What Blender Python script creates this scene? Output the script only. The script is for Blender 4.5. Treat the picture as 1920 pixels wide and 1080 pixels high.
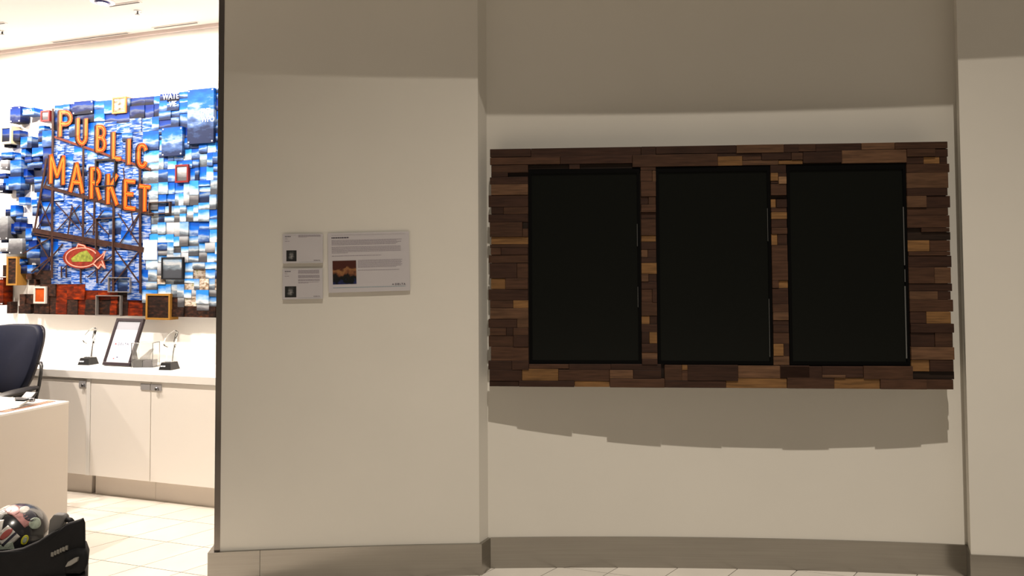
import bpy, bmesh, math, random
from math import sin, cos, pi, radians, degrees
from mathutils import Vector, Matrix

scene = bpy.context.scene
for o in list(bpy.data.objects): bpy.data.objects.remove(o, do_unlink=True)
COL = scene.collection

# ------------------------------------------------------------------ camera
PITCH, ROLL, EYE = .0356, .0050, 1.5247
cam_d = bpy.data.cameras.new('camera'); cam = bpy.data.objects.new('camera', cam_d); COL.objects.link(cam)
cam_d.sensor_width = 36; cam_d.lens = 1420/1920*36; cam_d.shift_y = -(540-448.5)/1920
fwd = Vector((0, cos(PITCH), sin(PITCH))); up0 = Vector((0, -sin(PITCH), cos(PITCH))); rt0 = Vector((1, 0, 0))
rt = rt0*cos(ROLL) - up0*sin(ROLL); up = up0*cos(ROLL) + rt0*sin(ROLL)
m = Matrix((rt, up, -fwd)).transposed().to_4x4(); m.translation = (0, 0, EYE)
cam.matrix_world = m; scene.camera = cam

# ------------------------------------------------------------------ world, lights, exposure
world = bpy.data.worlds.new('terminal_ambient'); scene.world = world; world.use_nodes = True
bg = world.node_tree.nodes['Background']
bg.inputs[0].default_value = (1.0, .86, .70, 1); bg.inputs[1].default_value = .115
vs = scene.view_settings
vs.view_transform = 'Standard'; vs.look = 'None'; vs.gamma = 1; vs.use_curve_mapping = False; vs.exposure = 0

def lamp(name, kind, loc, target, energy, color, size, **kw):
    d = bpy.data.lights.new(name, kind); d.energy = energy; d.color = color
    if kind == 'SPOT':
        d.shadow_soft_size = size; d.spot_size = kw.get('cone', radians(70)); d.spot_blend = kw.get('blend', .3)
    o = bpy.data.objects.new(name, d); COL.objects.link(o); o.location = loc
    o.rotation_euler = (Vector(target) - Vector(loc)).to_track_quat('-Z', 'Y').to_euler()
    return o
# high terminal floodlight above and behind the viewer, it throws the panel's shadow down the alcove wall
lamp('terminal_floodlight', 'SPOT', (.4, -1.2, 10.0), (1.0, 1.0, 0), 4800, (1, .90, .77), .05, cone=radians(54), blend=1.0)

# room frame behind the corridor wall: local x along its back wall, local -y towards the corridor
ROOM_A = -.319
ROOM_W = Vector((-2.7464, 5.6528, 0))
def room(u, n, z=0):
    return ROOM_W + Vector((cos(ROOM_A), sin(ROOM_A), 0))*u + Vector((sin(ROOM_A), -cos(ROOM_A), 0))*n + Vector((0, 0, z))
CEIL = 3.295
E_WASH, E_FILL = 62, 330
# ------------------------------------------------------------------ mesh helpers
class MB:
    def __init__(s): s.v = []; s.f = []
    def add(s, vs, fs):
        k = len(s.v); s.v += [tuple(v) for v in vs]; s.f += [tuple(i+k for i in f) for f in fs]; return s
    def box(s, x0, x1, y0, y1, z0, z1):
        return s.add([(x, y, z) for z in (z0, z1) for x, y in ((x0, y0), (x1, y0), (x1, y1), (x0, y1))],
                     [(3, 2, 1, 0), (4, 5, 6, 7), (0, 1, 5, 4), (1, 2, 6, 5), (2, 3, 7, 6), (3, 0, 4, 7)])
    def prism(s, pts, a, b, axis='z'):
        """polygon pts (2D) extruded from a to b along axis; 'y' polygons are (x,z)."""
        n = len(pts)
        mk = (lambda p, h: (p[0], p[1], h)) if axis == 'z' else ((lambda p, h: (p[0], h, p[1])) if axis == 'y' else (lambda p, h: (h, p[0], p[1])))
        vs = [mk(p, a) for p in pts] + [mk(p, b) for p in pts]
        return s.add(vs, [tuple(range(n-1, -1, -1)), tuple(range(n, 2*n))] + [(i, (i+1) % n, (i+1) % n + n, i+n) for i in range(n)])
    def tube(s, path, r, k=8, cap=True):
        path = [Vector(p) for p in path]; base = len(s.v); rings = []
        ref = Vector((0, 0, 1))
        for i, p in enumerate(path):
            t = (path[min(i+1, len(path)-1)] - path[max(i-1, 0)]).normalized()
            a = t.cross(ref)
            if a.length < .05: a = t.cross(Vector((1, 0, 0)))
            a.normalize(); b = t.cross(a)
            rr = r[i] if isinstance(r, (list, tuple)) else r
            rings.append([p + a*cos(2*pi*j/k)*rr + b*sin(2*pi*j/k)*rr for j in range(k)])
        vs = [v for q in rings for v in q]
        fs = [(i*k+j, i*k+(j+1) % k, (i+1)*k+(j+1) % k, (i+1)*k+j) for i in range(len(path)-1) for j in range(k)]
        if cap: fs += [tuple(range(k-1, -1, -1)), tuple((len(path)-1)*k+j for j in range(k))]
        return s.add(vs, fs)
    def lathe(s, prof, k=24, c=(0, 0, 0)):
        n = len(prof)
        vs = [(c[0]+r*cos(2*pi*j/k), c[1]+r*sin(2*pi*j/k), c[2]+z) for r, z in prof for j in range(k)]
        fs = [(i*k+j, i*k+(j+1) % k, (i+1)*k+(j+1) % k, (i+1)*k+j) for i in range(n-1) for j in range(k)]
        return s.add(vs, fs)
    def ribbon(s, pts, w, y0, y1):
        """flat mitred stroke in the x-z plane, from depth y0 to y1"""
        P = [Vector(p) for p in pts]
        for a, b in zip(P[:-1], P[1:]):
            d = (b-a).normalized(); nn = Vector((-d.y, d.x))*w/2; e = d*w*.3
            s.prism([a-e-nn, b+e-nn, b+e+nn, a-e+nn], y0, y1, 'y')
        return s
    def grid(s, fn, nu, nv):
        return s.add([fn(i/nu, j/nv) for j in range(nv+1) for i in range(nu+1)],
                     [(j*(nu+1)+i, j*(nu+1)+i+1, (j+1)*(nu+1)+i+1, (j+1)*(nu+1)+i) for j in range(nv) for i in range(nu)])
    def build(s, name, mat, parent=None, smooth=False, bevel=0, loc=None, rotz=0, seg=2, fix=True):
        me = bpy.data.meshes.new(name); me.from_pydata(s.v, [], s.f); me.update()
        if fix:
            b = bmesh.new(); b.from_mesh(me); bmesh.ops.recalc_face_normals(b, faces=b.faces); b.to_mesh(me); b.free()
        return link(name, me, mat, parent, smooth, bevel, loc, rotz, seg)
def link(name, me, mat, parent=None, smooth=False, bevel=0, loc=None, rotz=0, seg=2):
    o = bpy.data.objects.new(name, me); COL.objects.link(o); me.materials.append(mat)
    if smooth:
        for p in me.polygons: p.use_smooth = True
    if bevel:
        md = o.modifiers.new('bevel', 'BEVEL'); md.width = bevel; md.segments = seg; md.limit_method = 'ANGLE'; md.angle_limit = radians(40)
    if parent: o.parent = parent
    if loc is not None: o.location = loc
    if rotz: o.rotation_euler = (0, 0, rotz)
    return o
def box(name, mat, x0, x1, y0, y1, z0, z1, parent=None, bevel=0, **k):
    return MB().box(x0, x1, y0, y1, z0, z1).build(name, mat, parent, bevel=bevel, **k)
def tag(o, label, cat, group=None):
    o['label'] = label; o['category'] = cat
    if group: o['group'] = group
    return o
def struct(o): o['kind'] = 'structure'; return o
def thing(name, label, cat, loc=(0, 0, 0), rotz=0, group=None):
    o = bpy.data.objects.new(name, None); COL.objects.link(o); o.empty_display_size = .1
    o.location = loc; o.rotation_euler = (0, 0, rotz); return tag(o, label, cat, group)
def text_mesh(body, size, mat, name, parent, x, y, z, align='LEFT', depth=.0006, xs=1.0, space=1.0, bold=0.0, tilt=0.0):
    """real lettering in the local x-z plane facing -y"""
    c = bpy.data.curves.new('t', 'FONT'); c.body = body; c.size = size; c.extrude = depth; c.align_x = align; c.space_character = space; c.offset = bold
    t = bpy.data.objects.new('t', c); COL.objects.link(t); dg = bpy.context.evaluated_depsgraph_get()
    me = bpy.data.meshes.new_from_object(t.evaluated_get(dg)); bpy.data.objects.remove(t, do_unlink=True)
    me.transform(Matrix.Translation((x, y, z)) @ Matrix.Rotation(-tilt, 4, 'Y') @ Matrix.Rotation(pi/2, 4, 'X') @ Matrix.Diagonal((xs, 1, 1, 1)))
    me.materials.clear(); return link(name, me, mat, parent)

# ------------------------------------------------------------------ materials
def mat(name, col, rough=.6, metal=0., var=0., vscale=8., vstretch=(1, 1, 1), bump=0., bscale=60., spec=.5, rnd=0., emit=None, coat=0.):
    M = bpy.data.materials.new(name); M.use_nodes = True; nt = M.node_tree; N = nt.nodes; L = nt.links
    b = N['Principled BSDF']; b.inputs['Roughness'].default_value = rough; b.inputs['Metallic'].default_value = metal
    b.inputs['Specular IOR Level'].default_value = spec; b.inputs['Base Color'].default_value = (*col, 1)
    if coat: b.inputs['Coat Weight'].default_value = coat; b.inputs['Coat Roughness'].default_value = .08
    tc = N.new('ShaderNodeTexCoord'); mp = N.new('ShaderNodeMapping'); mp.inputs['Scale'].default_value = vstretch
    L.new(tc.outputs['Object'], mp.inputs['Vector'])
    oi = N.new('ShaderNodeObjectInfo')
    if var or rnd:
        ns = N.new('ShaderNodeTexNoise'); ns.noise_dimensions = '4D'; ns.inputs['Scale'].default_value = vscale; ns.inputs['Detail'].default_value = 5
        mu = N.new('ShaderNodeMath'); mu.operation = 'MULTIPLY'; mu.inputs[1].default_value = 37; L.new(oi.outputs['Random'], mu.inputs[0]); L.new(mu.outputs[0], ns.inputs['W'])
        L.new(mp.outputs[0], ns.inputs['Vector'])
        a = N.new('ShaderNodeMapRange'); a.inputs[1].default_value = .3; a.inputs[2].default_value = .7; a.inputs[3].default_value = 1-var; a.inputs[4].default_value = 1+var
        L.new(ns.outputs['Fac'], a.inputs[0])
        c = N.new('ShaderNodeMapRange'); c.inputs[3].default_value = 1-rnd; c.inputs[4].default_value = 1+rnd; L.new(oi.outputs['Random'], c.inputs[0])
        q = N.new('ShaderNodeMath'); q.operation = 'MULTIPLY'; L.new(a.outputs[0], q.inputs[0]); L.new(c.outputs[0], q.inputs[1])
        mx = N.new('ShaderNodeVectorMath'); mx.operation = 'SCALE'; mx.inputs[0].default_value = col; L.new(q.outputs[0], mx.inputs['Scale'])
        L.new(mx.outputs[0], b.inputs['Base Color'])
    if bump:
        n2 = N.new('ShaderNodeTexNoise'); n2.inputs['Scale'].default_value = bscale; n2.inputs['Detail'].default_value = 4; L.new(mp.outputs[0], n2.inputs['Vector'])
        bp = N.new('ShaderNodeBump'); bp.inputs['Strength'].default_value = bump; bp.inputs['Distance'].default_value = .002
        L.new(n2.outputs['Fac'], bp.inputs['Height']); L.new(bp.outputs[0], b.inputs['Normal'])
    if emit:
        b.inputs['Emission Color'].default_value = (*emit[:3], 1); b.inputs['Emission Strength'].default_value = emit[3]
    return M
def glass(name, col=(.97, .98, .98)):
    M = mat(name, col, rough=.02); b = M.node_tree.nodes['Principled BSDF']
    b.inputs['Transmission Weight'].default_value = 1; b.inputs['IOR'].default_value = 1.45; return M
def photo_mat(name, ramp, scale=(6, 6, 6), detail=4, horizon=None, sat=1.0, val=1.0):
    """printed photograph: colour ramp over noise, or over height with noise (ramp positions 0 bottom .. 1 top)"""
    M = bpy.data.materials.new(name); M.use_nodes = True; nt = M.node_tree; N = nt.nodes; L = nt.links
    b = N['Principled BSDF']; b.inputs['Roughness'].default_value = .6; b.inputs['Specular IOR Level'].default_value = .1
    tc = N.new('ShaderNodeTexCoord'); mp = N.new('ShaderNodeMapping'); mp.inputs['Scale'].default_value = scale; L.new(tc.outputs['Object'], mp.inputs['Vector'])
    oi = N.new('ShaderNodeObjectInfo'); mu = N.new('ShaderNodeMath'); mu.operation = 'MULTIPLY'; mu.inputs[1].default_value = 91; L.new(oi.outputs['Random'], mu.inputs[0])
    ns = N.new('ShaderNodeTexNoise'); ns.noise_dimensions = '4D'; ns.inputs['Scale'].default_value = 1; ns.inputs['Detail'].default_value = detail
    L.new(mp.outputs[0], ns.inputs['Vector']); L.new(mu.outputs[0], ns.inputs['W'])
    fac = ns.outputs['Fac']
    if horizon is not None:
        sx = N.new('ShaderNodeSeparateXYZ'); L.new(tc.outputs['Generated'], sx.inputs[0])
        s1 = N.new('ShaderNodeMath'); s1.operation = 'MULTIPLY_ADD'; s1.inputs[1].default_value = horizon; s1.inputs[2].default_value = -horizon/2; L.new(fac, s1.inputs[0])
        s2 = N.new('ShaderNodeMath'); s2.operation = 'ADD'; L.new(sx.outputs['Z'], s2.inputs[0]); L.new(s1.outputs[0], s2.inputs[1])
        r2 = N.new('ShaderNodeMapRange'); r2.inputs[3].default_value = -.34; r2.inputs[4].default_value = .30; L.new(oi.outputs['Random'], r2.inputs[0])
        s3 = N.new('ShaderNodeMath'); s3.operation = 'ADD'; L.new(s2.outputs[0], s3.inputs[0]); L.new(r2.outputs[0], s3.inputs[1]); fac = s3.outputs[0]
    cr = N.new('ShaderNodeValToRGB'); el = cr.color_ramp.elements
    el[0].position = ramp[0][0]; el[0].color = (*ramp[0][1], 1); el[1].position = ramp[1][0]; el[1].color = (*ramp[1][1], 1)
    for p, c in ramp[2:]: e = el.new(p); e.color = (*c, 1)
    L.new(fac, cr.inputs[0])
    hs = N.new('ShaderNodeHueSaturation'); r3 = N.new('ShaderNodeMapRange'); r3.inputs[3].default_value = .65; r3.inputs[4].default_value = 1.25
    hs.inputs['Saturation'].default_value = sat; r3.inputs[3].default_value *= val; r3.inputs[4].default_value *= val
    L.new(oi.outputs['Random'], r3.inputs[0]); L.new(r3.outputs[0], hs.inputs['Value']); L.new(cr.outputs[0], hs.inputs['Color'])
    L.new(hs.outputs[0], b.inputs['Base Color']); return M

M_WALL = mat('corridor_wall_paint', (.66, .63, .57), .75, bump=.06, bscale=220, var=.02, vscale=2)
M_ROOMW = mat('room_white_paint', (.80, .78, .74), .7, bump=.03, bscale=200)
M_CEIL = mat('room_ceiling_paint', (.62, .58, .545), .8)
M_STEEL = mat('brushed_steel', (.36, .34, .31), .28, 1.0, var=.05, vscale=3, vstretch=(1, 1, 60), bump=.03, bscale=30)
M_DSTEEL = mat('dark_steel_trim', (.25, .22, .20), .3, 1.0, var=.08, vscale=2)
M_TILE = mat('cream_floor_tile', (.60, .56, .50), .35, var=.05, vscale=5, rnd=.03)
M_GROUT = mat('dark_grout', (.15, .13, .11), .8)
M_LAM = mat('white_laminate', (.84, .80, .75), .45)
M_WHITE = mat('white_solid_surface', (.80, .78, .75), .4)
M_BLACKP = mat('black_plastic', (.012, .012, .013), .35)
M_SCREEN = mat('black_screen_glass', (.0046, .0052, .0042), .3, spec=.14)
M_BEZEL = mat('black_display_bezel', (.0016, .0016, .0016), .6, spec=.06)
M_CHROME = mat('polished_chrome', (.55, .56, .55), .15, 1.0)
M_PLATE = mat('grey_lock_plate', (.40, .39, .40), .4, .3)
M_LOCK = mat('lock_steel', (.25, .25, .26), .3, 1.0)
def wood(name, col, r=.16):
    return mat(name, col, .6, var=.36, vscale=9, vstretch=(1, 2, 11), bump=.12, bscale=26, rnd=r, spec=.18)
WOOD = {'k': wood('walnut_almost_black', (.016, .009, .006)), 'd': wood('dark_walnut', (.034, .0155, .0095)), 'b': wood('brown_walnut', (.055, .026, .0145)),
        'm': wood('medium_walnut', (.095, .049, .026)), 'g': wood('golden_sapwood', (.165, .084, .031)), 't': wood('tan_sapwood', (.24, .135, .07))}
BLOCKS = [(12,198,1992,2030,'b',2),(12,97,1970,1993,'d',2),(97,198,1969,1992,'k',-10),(5,197,1934,1970,'d',4),(11,197,1880,1934,'m',5),(-2,197,1820,1880,'d',1),
  (11,73,1785,1821,'d',-1),(73,197,1784,1820,'b',0),(-3,196,1744,1784,'d',-1),(4,168,1671,1744,'b',5),(168,196,1712,1743,'k',-3),
  (168,196,1671,1712,'b',3),(10,196,1633,1671,'g',-2),(4,196,1616,1633,'b',2),(9,60,1581,1616,'b',7),(60,195,1581,1616,'d',6),(-2,195,1541,1581,'b',3),
  (2,139,1464,1540,'d',2),(139,195,1464,1539,'b',2),(8,81,1410,1464,'g',-2),(81,194,1410,1464,'b',3),(-4,194,1355,1410,'d',1),(3,119,1316,1355,'b',0),
  (119,195,1316,1355,'g',1),(4,195,1263,1316,'m',3),(-5,138,1219,1263,'d',1),(138,195,1219,1263,'m',2),(2,84,1181,1219,'b',3),(84,119,1181,1219,'d',2),
  (119,194,1181,1219,'b',3),(-4,119,1125,1181,'b',0),(119,195,1125,1181,'d',6),(7,195,1056,1125,'b',3),(-6,112,1012,1056,'d',4),
  (112,196,1012,1057,'d',6),(196,393,1018,1041,'b',2),(393,599,1014,1042,'d',1),(598,843,1014,1043,'d',1),(0,161,957,1012,'d',4),
  (161,341,958,1018,'g',1),(341,592,958,1014,'b',0),(592,706,972,1014,'m',7),(706,843,972,1014,'d',2),(592,843,972,993,'b',0),(858,942,964,1040,'b',3),
  (942,969,1015,1040,'g',5),(941,971,964,1015,'b',3),(968,1210,964,1041,'d',6),(1210,1410,978,1038,'m',2),(1410,1548,978,1039,'d',4),
  (1409,1606,978,1036,'d',4),(1605,1715,982,996,'m',7),(1606,1799,982,1037,'d',2),(1715,1798,982,997,'d',4),(1799,2027,976,1039,'b',5),
  (-1,145,929,957,'d',0),(145,420,929,958,'d',4.5),(420,592,929,959,'g',-2.5),(592,858,929,972,'b',6.5),(858,1152,929,964,'d',2.5),
  (1152,1441,929,978,'g',0),(1441,1662,929,983,'b',3),(1662,1875,929,982,'g',0),(1875,2089,929,976,'b',4.5),(2089,2213,929,976,'b',0),
  (6,212,2071,2101,'d',1),(212,757,2066,2103,'d',1),(6,358,2032,2069,'b',3),(358,714,2031,2069,'d',2),(198,401,2007,2030,'k',-10),
  (401,456,2006,2032,'d',-1),(456,714,2004,2031,'k',-10),(757,829,2068,2109,'d',4),(829,1218,2073,2109,'d',2),(1218,1445,2071,2112,'m',7),
  (1445,1516,2071,2111,'d',6),(714,1128,2011,2071,'b',5),(1128,1247,2011,2058,'g',1),(1128,1339,2056,2071,'d',1),(1247,1338,2037,2056,'b',2),
  (1246,1420,2012,2037,'m',0),(1338,1480,2036,2072,'d',4),(1420,1535,2014,2034,'g',0),(1480,1535,2034,2070,'b',5),(1445,1597,2074,2111,'b',3),
  (1597,1812,2072,2113,'d',1),(1812,1968,2078,2114,'m',3),(1968,2212,2079,2117,'b',5),(1535,1719,2018,2072,'d',6),(1719,2022,2014,2077,'m',3),
  (2022,2154,2041,2079,'b',7),(2154,2214,2039,2078,'d',1),(2021,2101,2007,2041,'d',2),(2101,2176,2006,2040,'g',-2),(2176,2211,2005,2039,'d',-1),
  (2020,2219,1964,2006,'b',2),(2019,2212,1888,1964,'m',3),(2018,2206,1852,1888,'d',6),(2017,2108,1796,1852,'m',7),(2108,2219,1795,1851,'d',1),
  (2019,2209,1758,1795,'b',0),(2017,2213,1699,1758,'b',3),(2019,2082,1679,1699,'k',-8),(2082,2212,1678,1698,'b',3),(2019,2219,1639,1678,'k',-5),
  (2018,2120,1585,1639,'g',-2),(2120,2214,1585,1638,'b',0),(2020,2213,1565,1585,'b',3),(2019,2219,1509,1565,'d',-1),(2018,2137,1432,1510,'b',3),
  (2137,2213,1432,1509,'m',3),(2019,2219,1395,1432,'d',-1),(2020,2151,1355,1395,'m',3),(2151,2210,1355,1395,'d',2),(2020,2220,1298,1355,'b',3),
  (2021,2095,1241,1298,'d',1),(2095,2208,1241,1298,'g',3),(2021,2220,1198,1241,'d',6),(2022,2132,1130,1198,'d',-1),(2132,2214,1130,1199,'b',3),
  (2020,2218,1070,1130,'m',7),(2021,2105,1014,1069,'g',0),(2105,2214,1014,1070,'d',4),(2026,2221,976,1014,'k',-7),(753,828,1993,2013,'b',2),
  (752,810,1938,1993,'b',3),(810,828,1937,1992,'m',5),(753,827,1864,1938,'b',7),(752,790,1825,1864,'d',1),(790,826,1824,1864,'b',3),
  (753,826,1786,1825,'b',7),(753,826,1753,1786,'d',-1),(752,825,1673,1753,'b',3),(753,825,1640,1673,'g',-2),(752,825,1603,1640,'d',4),
  (752,784,1565,1603,'m',2),(784,825,1564,1603,'d',2),(752,824,1537,1564,'d',2),(752,827,1483,1538,'g',1),(751,786,1445,1483,'m',7),
  (786,826,1444,1483,'d',-1),(751,826,1408,1445,'d',4),(751,803,1344,1408,'b',2),(803,826,1344,1408,'d',4),(750,826,1278,1344,'b',2),
  (750,790,1237,1278,'g',-2),(790,825,1237,1278,'d',-1),(749,826,1199,1237,'d',-1),(750,787,1142,1199,'d',-1),(787,825,1142,1199,'g',0),
  (749,825,1100,1142,'d',6),(749,825,1067,1100,'m',2),(749,825,1041,1067,'d',6),(1380,1456,1971,2011,'d',-1),(1380,1416,1933,1972,'g',5),
  (1416,1456,1954,1971,'d',4),(1417,1455,1918,1954,'t',7),(1381,1416,1919,1933,'d',1),(1380,1455,1863,1918,'b',3),(1379,1455,1844,1863,'k',-10),
  (1380,1404,1803,1844,'g',-2),(1404,1455,1803,1843,'d',6),(1380,1454,1781,1803,'b',3),(1380,1455,1747,1781,'g',3),(1380,1454,1705,1747,'d',1),
  (1380,1455,1674,1705,'b',5),(1379,1408,1620,1674,'g',0),(1408,1454,1620,1674,'d',1),(1379,1454,1542,1620,'b',5),(1379,1455,1449,1543,'b',5),
  (1379,1410,1412,1449,'b',5),(1410,1455,1412,1449,'g',-2),(1379,1455,1335,1412,'d',1),(1379,1454,1296,1335,'b',5),(1380,1454,1257,1296,'m',5),
  (1380,1455,1233,1257,'d',1),(1380,1454,1197,1233,'d',4),(1380,1455,1143,1197,'b',2),(1380,1428,1085,1143,'g',3),(1428,1455,1085,1143,'d',1),
  (1379,1455,1040,1085,'m',0),]
BEAMS = [
  (-0.791,2.539,0.131,2.246,0.0175),(-0.891,2.159,0.160,1.916,0.0246),(-0.891,2.150,-0.820,2.363,0.0140),(-0.994,1.821,0.071,1.660,0.0351),
  (-0.982,1.788,-0.269,1.687,0.0105),(-0.817,2.757,-0.800,1.457,0.0211),(-0.874,2.374,-0.988,1.805,0.0175),(-0.507,2.470,-0.493,1.517,0.0175),
  (-0.384,2.342,-0.394,1.777,0.0140),(-0.208,2.233,-0.198,1.358,0.0211),(0.037,2.281,0.056,1.347,0.0211),(-0.938,2.057,-0.808,1.826,0.0070),
  (-0.813,2.053,-0.961,1.829,0.0070),(-0.613,1.985,-0.646,1.782,0.0105),(-0.775,2.031,-0.531,1.820,0.0070),(-0.534,2.003,-0.754,1.817,0.0070),
  (-0.614,2.005,-0.499,1.820,0.0070),(-0.477,1.779,-0.300,1.956,0.0070),(-0.465,1.960,-0.246,1.775,0.0070),(-0.162,1.932,0.041,1.691,0.0070),
  (0.037,1.927,-0.158,1.686,0.0070),(-0.959,1.767,-0.819,1.580,0.0088),(-0.807,1.764,-1.095,1.644,0.0105),(-1.008,1.498,-0.803,1.621,0.0105),
  (-0.953,1.477,-0.698,1.709,0.0105),(-0.694,1.518,-0.496,1.658,0.0070),(-0.445,1.457,-0.202,1.623,0.0070),(-0.316,1.417,-0.196,1.536,0.0105),
  (-0.184,1.417,0.042,1.652,0.0088),(-0.178,1.655,0.045,1.418,0.0088),(-0.384,2.342,-0.189,2.340,0.0105),(-0.118,2.269,-0.106,2.185,0.0070),
  (-0.076,2.168,-0.021,1.850,0.0070),(-0.044,1.771,0.037,1.927,0.0070),(-0.705,1.538,-0.703,1.457,0.0105),(-0.657,1.538,-0.655,1.457,0.0105),
  (-0.514,1.517,-0.512,1.416,0.0140),(-0.353,1.517,-0.352,1.417,0.0140),]
FRAMES = [
  ('o',-0.226,2.679,-0.096,2.803),('r',0.364,2.138,0.480,2.268),('w',-1.360,2.513,-1.238,2.655),('y',-1.263,1.394,-1.150,1.619),
  ('W',-0.975,1.255,-0.852,1.387),('y',0.113,1.150,0.332,1.338),('k',0.249,1.441,0.442,1.602),('k',-0.380,2.135,-0.189,2.340),
  ('r',-0.936,2.665,-0.844,2.751),('s',-0.357,1.170,-0.122,1.323),('s',-0.243,1.346,-0.034,1.457),('h',-0.370,1.581,-0.202,1.901),
  ('h',0.126,1.917,0.318,2.005),('P',0.474,2.411,0.702,2.803),('P',0.246,2.334,0.430,2.542),('D',-0.617,2.698,-0.414,2.798),
  ('D',-1.261,2.677,-1.151,2.806),('N',-1.126,2.728,-1.005,2.783),('B',-1.250,2.248,-1.135,2.378),('B',-1.265,2.147,-1.137,2.252),
  ('g',-1.352,1.752,-1.260,1.940),('B',-1.060,1.606,-0.930,1.675),('g',-1.246,1.637,-1.103,1.761),('R',-1.338,1.238,-1.293,1.457),
  ('v',0.072,1.585,0.197,1.728),('B',-1.351,2.397,-1.232,2.447),('g',-1.349,2.312,-1.271,2.385),('D',-1.361,2.125,-1.318,2.204),
  ('g',-1.349,1.659,-1.254,1.730),]
# ------------------------------------------------------------------ corridor shell: the wall follows a wide arc
ACX, ACY, R0 = .247, -10.3996, 14.2003
RL, RA, RR = R0+.018, R0+.0943, R0-.0364
def arc(deg, R): return (ACX + R*sin(radians(deg)), ACY + R*cos(radians(deg)))
def arcs(d0, d1, R, n=24): return [arc(d0+(d1-d0)*i/n, R) for i in range(n+1)]
SOFFIT = 3.224
def plan(name, pts, z0, z1, m): return struct(MB().prism(pts, z0, z1).build(name, m))
plan('wall_left', arcs(-6.845, -1.68, RL) + [arc(-1.505, RA)] + [arc(-1.505, 14.40)] + arcs(-1.6, -6.845, 14.40), 0, SOFFIT, M_WALL)
plan('wall_back', arcs(-1.505, 7.945, RA, 40) + arcs(7.945, -1.505, RA+.1, 40), 0, SOFFIT, M_WALL)
plan('wall_right', arcs(7.776, 15, RR) + arcs(15, 7.945, 14.40) + [arc(7.945, RA)], 0, SOFFIT, M_WALL)
plan('soffit', arcs(-24, 15, 13.72, 60) + arcs(15, -24, 14.41, 60), SOFFIT, SOFFIT+.7, M_WALL)
plan('shadow_lip', arcs(-1.49, 15, 13.72, 40) + arcs(15, -1.49, 13.78, 40), SOFFIT-.050, SOFFIT, M_WALL)   # unseen lip, added to drop the shadow line on alcove and right wall
# steel cap on the free end of the left wall
plan('trim_1', arcs(-6.853, -6.742, RL-.0015, 4) + [arc(-6.742, RL)] + [arc(-6.845, RL), arc(-6.845, 14.40), arc(-6.853, 14.40)], .152, SOFFIT, M_DSTEEL)
BB = .152
SEAM = -5.97
plan('baseboard_left', arcs(-6.955, SEAM-.004, R0, 6) + arcs(SEAM-.004, -6.853, RL, 6) + [arc(-6.853, 14.40), arc(-6.955, 14.40)], 0, BB, M_STEEL)
plan('baseboard_left', arcs(SEAM+.004, -1.63, R0, 20) + [arc(-1.458, RA-.010), arc(-1.505, RA), arc(-1.68, RL)] + arcs(-1.68, SEAM+.004, RL, 20), 0, BB, M_STEEL)
plan('baseboard_back', arcs(-1.456, 7.905, RA-.010, 40) + arcs(7.905, -1.456, RA-.0003, 40), 0, BB, M_STEEL)
plan('baseboard_right', arcs(7.745, 15, RR-.010, 20) + arcs(15, 7.776, RR, 20) + [arc(7.945, RA-.0005), arc(7.908, RA-.0005)], 0, BB, M_STEEL)

# ------------------------------------------------------------------ floor of slanted tiles
fl = struct(MB().box(-9, 6, -4, 9, -.12, -.006).build('floor', M_TILE))
e1 = Vector((sin(radians(40)), cos(radians(40)), 0)); e2 = Vector((sin(radians(108.3)), cos(radians(108.3)), 0))
A1 = .3175/sin(radians(68.3)); A2 = .237/sin(radians(68.3)); G = .0022
P0 = Vector((.215, 3.882, 0))                        # a joint seen at the foot of the alcove
Q0 = Vector((-2.009, 3.965, 0))                      # a joint seen in the side room
det = e1.x*e2.y - e1.y*e2.x
def coef(p): return ((p.x*e2.y - p.y*e2.x)/det, (e1.x*p.y - e1.y*p.x)/det)
off1 = coef(Q0)[0]; off2 = coef(P0)[1]
g1 = e1*(A1/2-G); g2 = e2*(A2/2-G)
quad = [(-g1-g2), (-g1+g2), (g1+g2), (g1-g2)]
tile_me = None; bedx = [1e9, -1e9]; ntile = 0
MB().prism([(-3.9, 2.75), (2.6, 2.75), (2.6, 3.9), (-1.2, 5.1), (-3.9, 5.9)], -.0058, -.003).build('grout_bed', M_GROUT, fl)
for i in range(-30, 60):
    for j in range(-60, 40):
        c = e1*(off1+(i+.5)*A1) + e2*(off2+(j+.5)*A2)
        rel = c - ROOM_W; n = rel.x*sin(ROOM_A) - rel.y*cos(ROOM_A)
        R = math.hypot(c.x-ACX, c.y-ACY); ph = degrees(math.atan2(c.x-ACX, c.y-ACY))
        if not (-3.6 < c.x < 2.5 and c.y > (2.98 if c.x < -.9 else 3.15) and (n > .35 or c.x > -.3)): continue
        if ph > -6.4 and R > RA+.15: continue
        if ph < -6.4 and c.x > -1.25 and R > 14.5: continue
        if tile_me is None:
            o = MB().prism([(q.x, q.y) for q in quad], -.0029, 0).build('floor_tile', M_TILE, fl, loc=c); tile_me = o.data
        else:
            o = bpy.data.objects.new('floor_tile', tile_me); COL.objects.link(o); o.parent = fl; o.location = c
        ntile += 1
print('tiles', ntile)

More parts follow.
